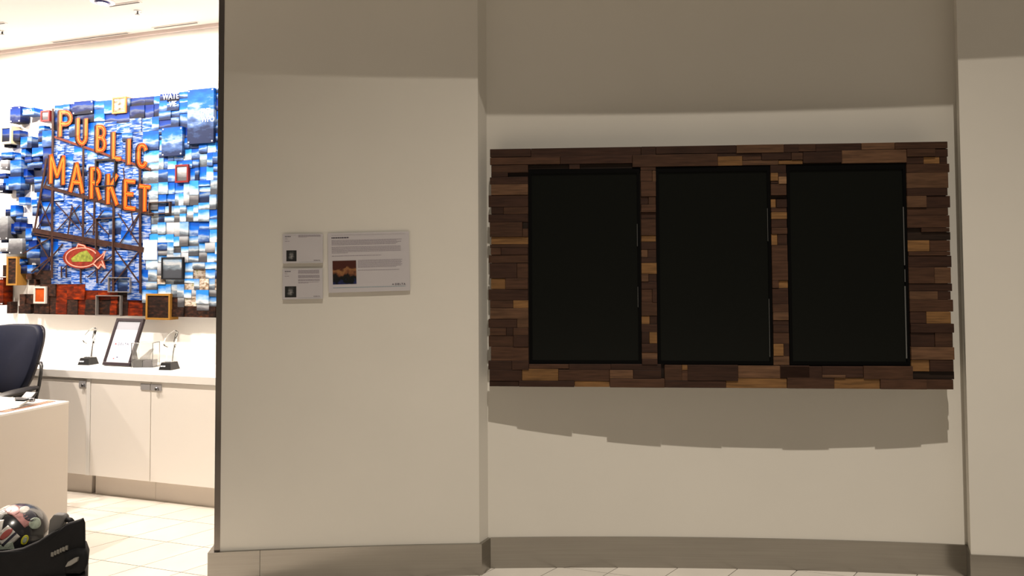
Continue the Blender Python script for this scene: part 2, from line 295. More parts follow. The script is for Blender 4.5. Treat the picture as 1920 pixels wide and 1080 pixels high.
# ------------------------------------------------------------------ bright side room: shell
def rthing(name, label, cat, u, n, z=0, rz=0, group=None): return thing(name, label, cat, room(u, n, z), ROOM_A+rz, group)
rs = dict(loc=ROOM_W, rotz=ROOM_A)
struct(box('wall_room', M_ROOMW, -4.6, 2.7, .0, .12, 0, CEIL+.1, **rs))
struct(box('wall_room_right', M_ROOMW, 2.6, 2.7, -.90, 0, 0, CEIL, **rs))
struct(box('wall_room_left', M_ROOMW, -4.7, -4.6, -3.6, .12, 0, CEIL, **rs))
cp = [room(-4.6, 0), room(2.6, 0)]
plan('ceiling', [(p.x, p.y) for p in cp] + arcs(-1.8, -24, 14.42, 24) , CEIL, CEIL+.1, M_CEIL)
struct(box('trim_2', mat('ceiling_trim', (.70, .60, .57), .6), -4.6, 2.6, -.022, 0, CEIL-.022, CEIL, **rs))
M_SLOT = mat('dark_air_slot', (.05, .045, .04), .7)
def slot(u0, u1, n, label):
    t = rthing('air_slot', label, 'vent', (u0+u1)/2, n, CEIL)
    w = (u1-u0)/2
    box('slot_frame', M_CEIL, -w-.01, w+.01, -.016, .016, -.004, 0, t); box('slot_opening', M_SLOT, -w, w, -.006, .006, -.006, -.003, t)
slot(.222, .474, .556, 'short dark linear air slot in the pale ceiling beside the round downlight')
slot(-.86, -.12, .06, 'long thin dark air slot running along the ceiling edge above the mural')
slot(.15, .54, .085, 'thin dark air slot along the ceiling edge over the blank white photo')
slot(-1.10, -.77, .53, 'dark linear air slot in the ceiling near the outer sprinkler head')
def sprinkler(u, n, label):
    t = rthing('sprinkler_head', label, 'sprinkler', u, n, CEIL, group='ceiling sprinklers')
    MB().lathe([(0, 0), (.026, 0), (.026, -.004), (.010, -.007), (0, -.007)], 14).build('escutcheon', M_CHROME, t, smooth=True)
    MB().lathe([(0, -.007), (.006, -.007), (.006, -.022), (.016, -.024), (.016, -.027), (0, -.027)], 12).build('deflector', M_LOCK, t, smooth=True)
sprinkler(.32, .414, 'small sprinkler head in the ceiling beside the short air slot')
sprinkler(-.975, .388, 'small sprinkler head in the ceiling on the far side from the wall end')
M_DL = mat('downlight_blue_baffle', (.02, .022, .10), .25, .4)
M_LENS = mat('downlight_lens', (1, .9, .75), .4, emit=(1, .86, .66, 14))
def downlight(u, n, energy, label, aim):
    t = rthing('recessed_downlight', label, 'ceiling light', u, n, CEIL, group='recessed downlights of the side room')
    MB().lathe([(.048, -.001), (.075, -.001), (.075, -.006), (.048, -.006), (.048, -.001)], 28).build('trim_ring', M_WHITE, t, smooth=False)
    MB().lathe([(.048, -.005), (.046, -.012), (.034, -.016), (.030, -.014)], 28).build('baffle', M_DL, t, smooth=True)
    MB().lathe([(.030, -.0142), (0, -.0142)], 28).build('lens', M_LENS, t)
    p = room(u, n, CEIL-.03); q = room(u, n+aim, 0)
    lamp('downlight_lamp', 'SPOT', p, q, energy, (1, .88, .765), .04, cone=radians(178), blend=.12)
DL = 'recessed ceiling downlight with a dark blue baffle '
downlight(.248, .639, E_WASH, DL+'beside the short air slot', -.1)
for k, w_ in ((-1.05, 'above the cream framed photo of the mural'), (-2.35, 'past the open end of the mural')): downlight(k, .639, E_WASH, DL+w_, -.1)
downlight(1.55, .639, E_WASH, DL+'behind the wall end', -.1)
for k, w_ in ((-2.2, 'added unseen for fill past the far end of the desk'), (-.9, 'added unseen for fill over the middle of the desk'), (.35, 'added unseen for fill over the clipboard on the desk')): downlight(k, 1.32, E_FILL, DL+w_, 0)  # desk row is unseen, added to brighten the room's floor and cabinets

# ------------------------------------------------------------------ wall of wood blocks with three black displays
PB = -.0747
pt = thing('wood_block_panel', 'large wall panel of dark walnut blocks with golden pieces framing three black displays', 'wall panel', (-.1148, 3.7814, 0), PB)
TOP = 2.112
random.seed(11)
box('backer_board', WOOD['k'], .012, 2.205, .014, .030, .934, 2.106, pt)
for (s0, s1, z0, z1, c, pr) in BLOCKS:
    if z1 > 2098: z1 = 2112
    x0, x1, a, b = s0/1000+.0006, s1/1000-.0006, z0/1000+.0005, z1/1000-.0005
    y = -(pr*1.4 if z0 == 929 else pr)/1000.
    box('wood_block', WOOD[c], x0, x1, y, .016, a, b, pt, bevel=.0012, seg=1)
for z in (1.2, 1.75):
    box('wall_mount', M_BEZEL, .95, 1.30, .088, .172, z, z+.12, pt)
for (x0, x1, z0, z1) in ((0, 2.2, .95, .985), (0, 2.2, 2.06, 2.1), (.012, .045, .985, 2.06), (2.165, 2.2, .985, 2.06)):
    box('support_frame', M_BEZEL, max(x0, .02), min(x1, 2.195), .030, .088, z0, z1, pt)
DISP = [(.199, .749, 'black portrait display nearest the wall with the placards'), (.828, 1.378, 'black portrait display in the middle of the wood block panel'),
        (1.458, 2.018, 'black portrait display with bright edge glints set as chrome strips next to the wide block column')]
GLINTS = [[(1.32, 1.42, .002), (1.62, 1.73, .0022)], [(1.08, 1.36, .0022), (1.64, 1.80, .002)], [(1.075, 1.42, .006), (1.44, 1.50, .0035), (1.52, 1.80, .0045)]]  # broken chrome strips stand in for glints on the glossy inner edges
for (x0, x1, lab), st in zip(DISP, GLINTS):
    t = thing('wall_display', lab, 'display', (-.1148, 3.7814, 0), PB)
    z0, z1 = 1.043, 2.006; w = .014
    m_ = MB(); 
    for q in ((x0, x1, z0, z0+w), (x0, x1, z1-w*1.6, z1), (x0, x0+w, z0+w, z1-w*1.6), (x1-w, x1, z0+w, z1-w*1.6)): m_.box(q[0], q[1], .002, .0135, q[2], q[3])
    m_.build('bezel', M_BEZEL, t)
    box('screen', M_SCREEN, x0+w, x1-w, .008, .0135, z0+w, z1-w*1.6, t)
    for a, b, ww in st: box('edge_glint', M_CHROME, x1-w*1.0-ww, x1-w*1.0, .0005, .008, a, b, t)
# ------------------------------------------------------------------ placards on the left wall
M_BOARD = mat('white_placard_print', (.50, .475, .49), .35)
M_ACR = mat('placard_acrylic_edge', (.62, .64, .62), .15)
M_INK = mat('black_ink', (.05, .04, .06), .6); M_GINK = mat('grey_ink', (.30, .27, .30), .6); M_BLINE = mat('blue_line', (.14, .25, .30), .5)
def face_mat(name, cx, cz, side):
    M = bpy.data.materials.new(name); M.use_nodes = True; nt = M.node_tree; N = nt.nodes; L = nt.links; b = N['Principled BSDF']; b.inputs['Roughness'].default_value = .4
    tc = N.new('ShaderNodeTexCoord'); mp = N.new('ShaderNodeMapping'); mp.inputs['Location'].default_value = (-cx, 0, -cz); mp.inputs['Scale'].default_value = (1, 0, 1)
    L.new(tc.outputs['Generated'], mp.inputs[0])
    m2 = N.new('ShaderNodeMapping'); m2.inputs['Scale'].default_value = (1.7, 1, 1.35); L.new(mp.outputs[0], m2.inputs[0])
    ln = N.new('ShaderNodeVectorMath'); ln.operation = 'LENGTH'; L.new(m2.outputs[0], ln.inputs[0])
    ns = N.new('ShaderNodeTexNoise'); ns.inputs['Scale'].default_value = 5; L.new(tc.outputs['Generated'], ns.inputs[0])
    ad = N.new('ShaderNodeMath'); ad.operation = 'MULTIPLY_ADD'; ad.inputs[1].default_value = .9; L.new(ns.outputs['Fac'], ad.inputs[0]); L.new(ln.outputs['Value'], ad.inputs[2])
    cr = N.new('ShaderNodeValToRGB'); e = cr.color_ramp.elements; e[0].position = .45; e[0].color = (.30, .29, .28, 1); e[1].position = 1.0; e[1].color = (.012, .012, .012, 1)
    x = e.new(.75); x.color = (.10, .10, .10, 1)
    L.new(ad.outputs[0], cr.inputs[0]); L.new(cr.outputs[0], b.inputs['Base Color']); return M
def placard(label, phi, zc, w, h, tilt):
    x, y = arc(phi, RL)
    t = thing('wall_placard', label, 'placard', (x, y, zc), -radians(phi)); t.rotation_euler = (0, -tilt, -radians(phi))
    # local: x along the wall, -y towards the viewer, z up, origin at the board centre on the wall
    bd = box('board', M_BOARD, -w/2, w/2, -.0140, -.0070, -h/2, h/2, t, bevel=.0008, seg=1)
    for sx in (-1, 1):
        for sz in (-1, 1): MB().tube([(sx*(w/2-.02), -.0072, sz*(h/2-.02)), (sx*(w/2-.02), .004, sz*(h/2-.02))], .006, 10).build('standoff', M_ACR, t)
    return t
FR = -.0142
def bars(t, lines, m_, name, seed=1):
    """lines of print too small to read: rows of word-long dashes; (x0,x1,z,height)"""
    rd = random.Random(seed); b = MB()
    for x0, x1, z, hh in lines:
        x = x0
        while x < x1:
            e = min(x1, x + rd.uniform(.004, .014)); b.box(x, e, FR-.0003, FR+.0002, z-hh/2, z+hh/2); x = e + .0012
    o = b.build(name, m_, t); return o
def logo(t, x, z, s, m_, ft=None):
    fr = FR if ft is None else ft
    b = MB(); hh = s*.85
    b.prism([(x, z), (x+s*.50, z+s*.22), (x+s*.50, z+hh)], fr-.0004, fr+.0003, 'y'); b.prism([(x+s*.56, z+hh), (x+s*.56, z+s*.22), (x+s*1.06, z)], fr-.0004, fr+.0003, 'y')
    b.build('logo_triangle', m_, t)
# small placards
def small(label, phi, zc, h, paras, seed):
    w = .195; t = placard(label, phi, zc, w, h, 0.006)
    L0 = -w/2; T = h/2
    def X(v): return L0 + v
    bars(t, [(X(.010), X(.066), T-.006, .0006)], M_GINK, 'rule_line', seed)
    bars(t, [(X(.011), X(.040), T-.0125, .0035)], M_INK, 'name_line', seed+1)
    bars(t, [(X(.011), X(.022), T-.0205, .0018), (X(.011), X(.026), T-.0255, .0018)] + [(X(.011), X(.033), T-.036, .003)], M_GINK, 'caption_lines', seed+2)
    bars(t, [(X(.076), X(xe), T-z, .0020) for z, xe in paras], M_GINK, 'text_lines', seed+3)
    pf = box('portrait_photo', face_mat('portrait_print', .5, .5, 0), X(.012 if seed > 5 else .018), X(.067), FR-.0004, FR+.0003, -h/2+.010, -h/2+.064, t)
    box('logo_mark', M_INK, X(.151), X(.154), FR-.0004, FR+.0003, -h/2+.012, -h/2+.0152, t)
    text_mesh('DELTA', .0048, M_INK, 'logo_lettering', t, X(.156), FR, -h/2+.012, xs=1.5, space=1.25, bold=.0001)
    bars(t, [(X(.076), X(.186), -h/2+.006, .0006)], M_BLINE, 'rule_line', seed+4)
small('small white placard with pale portrait and two lines of print, the upper of two', -5.18, 1.617, .145, [(.006+.0032*i, .184 if i < 3 else .118) for i in range(4)], 3)
small('small white placard with dark portrait and four paragraphs, the lower of two', -5.18, 1.442, .150,
      [(.007+.0032*i, .178) for i in range(6)] + [(.032+.0032*i, .180) for i in range(5)] + [(.053+.0032*i, .180) for i in range(3)] + [(.0665, .176), (.070, .128)], 9)
w, h = .402, .296
t = placard('large white placard with colour photo, paragraphs of print and an airline logo', -3.875, 1.549, w, h, .022)
X = lambda v: -w/2+v
bars(t, [(X(.019), X(.382), h/2-.011, .0010)], M_GINK, 'rule_line', 20)
bars(t, [(X(.019), X(.105), h/2-.024, .0055)], M_INK, 'heading_line', 21)
ln = [(X(.019), X(.365), .037), (X(.019), X(.34), .0425), (X(.019), X(.362), .048), (X(.019), X(.345), .0535), (X(.019), X(.335), .059)]
ln += [(X(.019), X(.36 if i < 4 else (.36 if i == 4 else .098)), .0705+.0058*i) for i in range(6)] + [(X(.019), X(.262), .1145)]
ln += [(X(.146), X(.365-.006*(i % 2)), .138+.0058*i) for i in range(6)] + [(X(.146), X(.335), .1728), (X(.146), X(.35), .188)]
bars(t, [(a, b, h/2-z, .0030) for a, b, z in ln], M_GINK, 'text_lines', 22)
ph = photo_mat('market_photo_print', [(.0, (.012, .014, .06)), (.22, (.02, .025, .09)), (.36, (.008, .010, .010)), (.55, (.015, .013, .012)), (.68, (.15, .06, .03)), (.80, (.25, .12, .05)), (.92, (.06, .02, .015))], (30, 30, 30), 4, 1.0)
box('colour_photo', ph, X(.022), X(.138), FR-.0004, FR+.0003, -h/2+.041, -h/2+.158, t)
logo(t, X(.312), -h/2+.030, .0105, M_INK)
text_mesh('DELTA', .0125, M_INK, 'logo_lettering', t, X(.327), FR, -h/2+.030, xs=1.15, space=1.32, bold=.0003)
bars(t, [(X(.022), X(.38), -h/2+.024, .0022)], M_BLINE, 'rule_line', 23)

# ------------------------------------------------------------------ photo mosaic mural
mural = rthing('photo_mosaic_mural', 'big mural of blue photo tiles showing an orange neon market sign, scaffold and fish', 'mural', 0, 0)
def PM(nm, *r, **k): return photo_mat(nm, list(r), **{'sat': 1.15, 'val': .62, **k})
sc = dict(scale=(10, 10, 26), detail=5)
P_DEEP = PM('print_deep_blue', (.05, (.012, .014, .035)), (.28, (.035, .05, .17)), (.42, (.16, .19, .30)), (.55, (.06, .11, .42)), (.95, (.025, .045, .24)), horizon=.9, val=.40, **sc)
P_MID = PM('print_mid_blue', (.05, (.02, .03, .08)), (.30, (.10, .16, .34)), (.45, (.35, .45, .60)), (.62, (.09, .20, .62)), (.95, (.04, .10, .42)), horizon=1.0, **sc)
P_PALE = PM('print_pale_sky', (.05, (.10, .11, .13)), (.28, (.28, .34, .40)), (.42, (.75, .78, .80)), (.62, (.40, .58, .80)), (.95, (.12, .30, .75)), horizon=1.1, **sc)
P_STRK = PM('print_streaked_blue', (.30, (.02, .04, .14)), (.42, (.06, .12, .42)), (.50, (.14, .24, .60)), (.57, (.50, .56, .72)), (.72, (.14, .25, .62)), scale=(14, 14, 80), detail=3, val=.52)
P_DARK = PM('print_dark_brown', (.32, (.008, .006, .006)), (.50, (.030, .016, .012)), (.62, (.060, .028, .020)), (.75, (.16, .06, .03)), scale=(26, 26, 60), detail=5)
P_RED = PM('print_red_brown', (.30, (.02, .008, .006)), (.50, (.16, .025, .012)), (.66, (.38, .06, .025)), (.8, (.5, .18, .08)), scale=(14, 14, 40), detail=5)
P_GREY = PM('print_grey_city', (.2, (.10, .10, .11)), (.45, (.26, .26, .28)), (.6, (.42, .44, .46)), (.9, (.50, .54, .60)), horizon=.8, **sc)
P_WARM = PM('print_warm_mix', (.35, (.10, .07, .05)), (.48, (.45, .36, .28)), (.56, (.75, .70, .64)), (.7, (.28, .30, .10)), scale=(20, 20, 40), detail=3)
ZB = [(-1.4, 1.58), (-.79, 1.477), (-.16, 1.358), (.23, 1.318), (.7, 1.25), (1.2, 1.20)]
def zb(u):
    for (a, b), (c, d) in zip(ZB[:-1], ZB[1:]):
        if u <= c: return b + (d-b)*(u-a)/(c-a)
    return 1.2
rd = random.Random(5)
def tile_print(u, z):
    if z < zb(u)-.02:
        if -.85 < u < .0 and z < 1.38: return P_RED if rd.random() < .5 else P_DARK
        return P_DARK
    if z < zb(u)+.22 and u > .1: return rd.choice((P_PALE, P_WARM, P_GREY, P_PALE))
    if u > .12:
        if z > 2.45: return rd.choice((P_MID, P_MID, P_DEEP, P_MID))
        return rd.choice((P_PALE, P_PALE, P_MID, P_PALE, P_GREY)) if z < 2.1 else rd.choice((P_PALE, P_MID, P_MID))
    if z > 2.64: return rd.choice((P_DEEP, P_DEEP, P_MID))
    if u < -.85: return rd.choice((P_DEEP, P_MID, P_MID))
    return P_STRK if rd.random() < .8 else P_MID
tiles = []
def split(u0, u1, z0, z1, mx):
    w, h = u1-u0, z1-z0
    if w < mx and h < mx and not (w > mx*.7 and h > mx*.7 and rd.random() < .35): tiles.append((u0, u1, z0, z1)); return
    if (w > h*1.1) if abs(w-h) > .02 else rd.random() < .5:
        c = u0 + w*rd.choice((.5, .4, .6)); split(u0, c, z0, z1, mx); split(c, u1, z0, z1, mx)
    else:
        c = z0 + h*rd.choice((.5, .4, .6)); split(u0, u1, z0, c, mx); split(u0, u1, c, z1, mx)
split(-.93, .20, 1.172, 2.79, .150)
split(.20, .80, 1.172, 2.80, .108)
k0 = len(tiles)
split(-1.40, -.93, 1.172, 2.70, .10)
for i, (u0, u1, z0, z1) in enumerate(tiles):
    uc, zc = (u0+u1)/2, (z0+z1)/2
    if i >= k0 and rd.random() < (.38 + .35*max(0, (-.98-uc)/.4)): continue
    if zc > 2.62 and uc < -.80: continue
    n = .072 + rd.choice((0, .003, .006, .009, .011))
    if i >= k0: n -= rd.choice((0, .008, .016))
    g = .0006
    box('photo_tile', tile_print(uc, zc), u0+g, u1-g, -n, -.012, z0+g, z1-g, mural)
M_FR = {'o': mat('orange_wood_frame', (0.36, 0.15, 0.04), .4, spec=.1), 'r': mat('red_frame', (0.13, 0.014, 0.014), .4, spec=.1), 'w': mat('cream_frame', (0.4, 0.35, 0.24), .4, spec=.1), 'y': mat('gold_frame', (0.26, 0.13, 0.028), .35, spec=.1),
        'W': mat('white_frame', (0.42, 0.38, 0.35), .4, spec=.1), 'k': mat('black_frame', (.012, .012, .014), .4, spec=.1), 's': mat('silver_frame', (0.25, 0.23, 0.22), .3, .5), 'h': mat('thin_dark_frame', (0.05, 0.03, 0.025), .4, spec=.1)}
M_PIN = mat('white_pin', (.85, .85, .85), .4, spec=.1); M_ORG = mat('orange_print', (0.32, 0.05, 0.006), .4, spec=.1, var=.2, vscale=20); M_BLANK = mat('blank_white_print', (.8, .82, .84), .4, spec=.1)
INNER = {'o': P_WARM, 'r': P_GREY, 'w': P_DEEP, 'y': P_DARK, 'W': M_ORG, 'k': P_PALE, 's': P_DARK, 'h': P_STRK}
FACE = {'P': P_MID, 'D': P_DEEP, 'N': P_MID, 'B': P_MID, 'g': P_GREY, 'R': P_RED, 'v': M_BLANK}
first_k = True
for (kd, u0, z0, u1, z1) in FRAMES:
    if kd in M_FR:
        w_ = {'o': .012, 'r': .013, 'w': .017, 'y': .014, 'W': .014, 'k': .010, 's': .006, 'h': .006}[kd]
        b = MB()
        for q in ((u0, u1, z0, z0+w_), (u0, u1, z1-w_, z1), (u0, u0+w_, z0+w_, z1-w_), (u1-w_, u1, z0+w_, z1-w_)): b.box(q[0], q[1], -.0965, -.012, q[2], q[3])
        f = b.build('picture_frame', M_FR[kd], mural)
        if kd in 'hs' or (kd == 'k' and u0 < 0): continue           # open frames: the mosaic and sign show through
        box('picture', INNER[kd], u0+w_, u1-w_, -.090, -.014, z0+w_, z1-w_, f)
    else:
        n = {'P': .102, 'D': .092, 'N': .094, 'B': .090, 'g': .094, 'R': .096, 'v': .0855}[kd]
        f = box('raised_photo', FACE[kd], u0, u1, -n, -.014, z0, z1, mural)
        if kd in 'PDgR':
            for a in (u0+.012, u1-.012):
                for c in (z0+.012, z1-.012): MB().lathe([(.0055, 0), (.004, .003), (0, .004)], 8).build('pin', M_PIN, f).matrix_local = Matrix.Translation((a, -n, c)) @ Matrix.Rotation(pi/2, 4, 'X')
# scaffold of the sign
M_BEAM = mat('print_rusty_beam', (0.028, 0.012, 0.009), .5, spec=.1, var=.4, vscale=30)
M_BEAM2 = mat('print_red_beam', (0.08, 0.016, 0.008), .5, spec=.1, var=.3, vscale=30)
for i, (a, b, c, d, w_) in enumerate(BEAMS):
    y = -.0895 - .00002*i
    MB().ribbon([(a, b), (c, d)], w_, y-.001, y+.003).build('scaffold_beam', M_BEAM2 if i == 0 else M_BEAM, mural)
# neon letters as strokes in a unit box (x right, y up)
def cur(cx, cy, rx, ry, a0, a1, n=8): return [(cx+rx*cos(radians(a0+(a1-a0)*i/n)), cy+ry*sin(radians(a0+(a1-a0)*i/n))) for i in range(n+1)]
GL = {'P': [[(.12, 0), (.12, 1)], [(.12, 1), (.55, 1)] + cur(.55, .75, .38, .25, 90, -90) + [(.12, .5)]],
      'U': [[(.1, 1)] + [(.1, .3)] + cur(.5, .3, .4, .28, 180, 360) + [(.9, 1)]],
      'B': [[(.12, 0), (.12, 1)], [(.12, 1), (.5, 1)] + cur(.5, .77, .34, .23, 90, -90) + [(.12, .54)], [(.5, .54)] + cur(.5, .27, .4, .27, 90, -90) + [(.12, 0)]],
      'L': [[(.15, 1), (.15, 0), (.95, 0)]], 'I': [[(.5, 0), (.5, 1)]],
      'C': [cur(.52, .72, .38, .27, 20, 180) + cur(.52, .28, .38, .27, 180, 340)],
      'M': [[(.08, 0), (.08, 1), (.5, .25), (.92, 1), (.92, 0)]], 'A': [[(.05, 0), (.5, 1), (.95, 0)], [(.22, .33), (.78, .33)]],
      'R': [[(.12, 0), (.12, 1)], [(.12, 1), (.5, 1)] + cur(.5, .76, .36, .24, 90, -90) + [(.12, .52)], [(.5, .52), (.92, 0)]],
      'K': [[(.12, 0), (.12, 1)], [(.92, 1), (.14, .45)], [(.36, .6), (.95, 0)]], 'E': [[(.92, 1), (.12, 1), (.12, 0), (.95, 0)], [(.12, .52), (.75, .52)]],
      'T': [[(.05, 1), (.95, 1)], [(.5, 1), (.5, 0)]]}
LETTERS = [('P', -.758, 2.533, -.612, 2.734), ('U', -.575, 2.461, -.458, 2.667), ('B', -.385, 2.402, -.276, 2.598), ('L', -.230, 2.334, -.132, 2.541), ('I', -.088, 2.291, -.036, 2.483),
           ('C', .007, 2.263, .113, 2.439), ('M', -.843, 2.173, -.675, 2.397), ('A', -.637, 2.100, -.488, 2.330), ('R', -.436, 2.044, -.316, 2.282), ('K', -.275, 1.999, -.157, 2.227),
           ('E', -.112, 1.959, .009, 2.176), ('T', .032, 1.939, .147, 2.131)]
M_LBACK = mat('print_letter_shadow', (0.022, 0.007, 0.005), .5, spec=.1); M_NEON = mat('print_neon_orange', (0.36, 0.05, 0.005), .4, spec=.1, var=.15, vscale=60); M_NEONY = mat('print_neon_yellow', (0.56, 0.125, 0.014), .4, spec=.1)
for i, (ch, u0, z0, u1, z1) in enumerate(LETTERS):
    e = .018; sk = -.10                      # the sign recedes: letters shear down to the right
    fn = lambda p: (u0+e/2+(u1-u0-e)*p[0], z0+e/2+(z1-z0-e)*p[1] + sk*(u1-u0)*(p[0]-.5))
    y = -.0915 - .00003*i
    bk = MB(); nb = MB(); yb = MB()
    for st in GL[ch]:
        q = [fn(p) for p in st]
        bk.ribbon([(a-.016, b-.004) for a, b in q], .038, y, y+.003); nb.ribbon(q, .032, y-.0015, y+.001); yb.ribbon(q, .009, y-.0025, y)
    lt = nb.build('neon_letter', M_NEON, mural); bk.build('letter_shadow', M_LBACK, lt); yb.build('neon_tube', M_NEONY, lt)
# neon fish
fy = -.0960
def ell(cx, cz, rx, rz, a0=0, a1=360, n=28): return [(cx+rx*cos(radians(a0+(a1-a0)*i/n)), cz+rz*sin(radians(a0+(a1-a0)*i/n))) for i in range(n+(a1-a0 < 360))]
fc = (-.50, 1.607)
fish = MB().prism(ell(*fc, .185, .085) , fy, fy+.004, 'y').build('neon_fish', mat('print_fish_red', (0.14, 0.018, 0.01), .45, spec=.1, var=.4, vscale=30), mural)
MB().prism([(-.36, 1.60), (-.265, 1.655), (-.29, 1.60), (-.262, 1.52), (-.30, 1.545), (-.33, 1.515), (-.375, 1.565)], fy, fy+.004, 'y').build('tail_fin', mat('print_fish_tail', (0.16, 0.025, 0.014), .45, spec=.1), fish)
MB().prism([(-.56, 1.675), (-.535, 1.715), (-.47, 1.70), (-.44, 1.675)], fy, fy+.004, 'y').build('back_fin', mat('print_fish_fin', (0.24, 0.03, 0.015), .45, spec=.1), fish)
MB().prism([(-.60, 1.60), (-.52, 1.645), (-.45, 1.66), (-.385, 1.60), (-.40, 1.575), (-.59, 1.575)], fy-.001, fy+.003, 'y').build('green_scales', mat('print_fish_green', (0.16, 0.18, 0.03), .45, spec=.1, var=.45, vscale=45), fish)
M_PINK = mat('print_neon_pink', (0.55, 0.22, 0.17), .4, spec=.1)
o_ = MB().ribbon([(fc[0]+(p[0]-fc[0])*.93, fc[1]+(p[1]-fc[1])*.9) for p in ell(*fc, .165, .08, 25, 335)], .008, fy-.002, fy)
o_.ribbon([(-.37, 1.575), (-.30, 1.62), (-.27, 1.65), (-.285, 1.60)], .007, fy-.002, fy); o_.ribbon([(-.385, 1.56), (-.335, 1.525), (-.31, 1.555), (-.27, 1.525), (-.30, 1.58)], .009, fy-.002, fy)
o_.ribbon([(-.55, 1.675), (-.535, 1.708), (-.475, 1.695), (-.45, 1.672)], .008, fy-.002, fy); o_.build('neon_outline', M_PINK, fish)
# lettering on photo tiles
M_WT = mat('print_white_letters', (0.55, 0.58, 0.66), .4, spec=.1)
for s, u, z, sz, y in (('WATE', .240, 2.752, .060, -.0905), ('VIE', .300, 2.697, .056, -.0905), ('ERFR', .592, 2.617, .062, -.1025), ('WPO', .596, 2.562, .056, -.1025), ('WPO', -1.120, 2.742, .046, -.0945)):
    text_mesh(s, sz, M_WT, 'white_lettering', mural, u, y, z, xs=.86 if s != 'ERFR' else .66, bold=.0004)

# ------------------------------------------------------------------ credenza: worktop, cabinets
tag(box('worktop', M_WHITE, -1.9, 2.4, -.533, -.001, .782, .832, bevel=.002, **rs), 'long white worktop along the wall under the mural', 'worktop')
CT = .832
def cabinet(u0, u1, label, top, plates, n0=.47):
    t = rthing('credenza_cabinet', label, 'cabinet', u0, 0, group=None); w = u1-u0
    box('body', M_LAM, 0, w, -.500, -.002, .135, .780, t)
    box('toe_kick', mat('toe_kick_laminate', (.68, .61, .54), .5), 0, w, -n0, -.02, 0, .134, t)
    d = box('door', M_LAM, .0015, w-.0015, -.522, -.502, .137, top, t, bevel=.0015, seg=1)
    for (a, b, z0, z1, lu, lz) in plates:
        p = box('lock_plate', M_PLATE, a-u0, b-u0, -.526, -.5222, z0, z1, d)
        if lu is None: continue
        o = MB().lathe([(.012, 0), (.012, .010), (.009, .013), (0, .013)], 16).build('lock_cylinder', M_LOCK, d, smooth=False)
        o.matrix_local = Matrix.Translation((lu-u0, -.526, lz)) @ Matrix.Rotation(pi/2, 4, 'X')
    return t
cabinet(-1.9, -1.202, 'white credenza cabinet at the far end of the worktop', .765, [])
cabinet(-1.2, -.552, 'white credenza cabinet behind the office chair', .765, [])
cabinet(-.55, .0345, 'white credenza cabinet with a lock beside the white strip that stands in for a line of light', .765, [(-.03, .031, .722, .764, .012, .735)])
cabinet(.0695, .575, 'white credenza cabinet with a toe kick joint under the framed certificate', .779, [(.495, .573, .728, .768, None, 0)])
cabinet(.577, 1.15, 'white credenza cabinet next to the steel wall end', .779, [(.579, .665, .728, .768, .632, .738)])
cabinet(1.152, 1.8, 'white credenza cabinet hidden behind the end of the placard wall', .779, [])
tag(box('end_panel', M_WHITE, .0365, .0675, -.5245, -.002, .137, .780, **rs), 'narrow white strip standing in for a line of light between two credenza cabinets', 'panel')  # white strip stands in for a bright line of light between the doors
# ------------------------------------------------------------------ things on the worktop
M_GLASS = glass('clear_acrylic')
def award(u, n, rz, label, sc=1.0):
    t = rthing('acrylic_award', label, 'award', u, n, CT, rz, 'acrylic awards on the worktop')
    b = MB(); w0, d0, w1, d1, h = .048, .050, .036, .038, .050
    vs = [(-w0, -d0, 0), (w0, -d0, 0), (w0, d0, 0), (-w0, d0, 0), (-w1, -d1, h), (w1, -d1, h), (w1, d1, h), (-w1, d1, h)]
    b.add(vs, [(3, 2, 1, 0), (4, 5, 6, 7), (0, 1, 5, 4), (1, 2, 6, 5), (2, 3, 7, 6), (3, 0, 4, 7)]).build('base', M_BLACKP, t, bevel=.0015, seg=1)
    bars_ = MB()
    for x0, x1 in ((-.034, -.016), (-.012, .002)): 
        y = -d0 + (d0-d1)*.5; bars_.box(x0, x1, y-.0035, y+.001, .022, .030)
    bars_.build('base_lettering', M_WT, t)
    # tail-fin shaped blade, thick slab with slanting crown
    pr = [(-.018, .036), (.022, .036), (.030, .10), (.046, .185), (.052, .212), (.036, .222), (.005, .205), (-.028, .172), (-.040, .140), (-.030, .128), (-.012, .122), (-.016, .08)]
    MB().prism([(x*sc, h+(z-.036)*sc) for x, z in pr], -.011, .011, 'y').build('blade', M_GLASS, t, bevel=.003)
    MB().box(-.022, .026, -.016, .016, h, h+.008).build('foot_plate', M_CHROME, t, bevel=.001, seg=1)
    b2 = MB().ribbon([(.036*sc, h+.118*sc), (.047*sc, h+.165*sc)], .005, -.0125, -.011).build('dark_edge', M_BLACKP, t)
award(-.250, .250, .10, 'clear fin shaped award on black base standing alone beside the framed certificate', 1.17)
award(.520, .300, .10, 'clear fin shaped award on black base beside the acrylic display case', 1.17)
# leaning certificate in a black frame
t = rthing('framed_certificate', 'black framed white certificate with red and blue airline lettering leaning on the worktop', 'picture frame', .0425, .282, CT+.005, .0)
t.rotation_euler = (-radians(21), 0, ROOM_A)
fw, fh, fb = .248, .345, .022
b = MB()
for q in ((-fw/2, fw/2, 0, fb), (-fw/2, fw/2, fh-fb, fh), (-fw/2, -fw/2+fb, fb, fh-fb), (fw/2-fb, fw/2, fb, fh-fb)): b.box(q[0], q[1], -.010, .012, q[2], q[3])
b.build('frame', mat('black_lacquer_frame', (.018, .010, .014), .35), t, bevel=.002)
box('certificate', mat('certificate_paper', (.60, .60, .64), .5), -fw/2+fb, fw/2-fb, -.003, .008, fb, fh-fb, t)
box('grey_header', mat('certificate_header', (.26, .27, .31), .5), -fw/2+fb, fw/2-fb, -.0036, -.0025, fh-fb-.062, fh-fb, t)
M_RED = mat('logo_red', (.40, .02, .04), .5); M_NAVY = mat('logo_navy', (.03, .035, .12), .5)
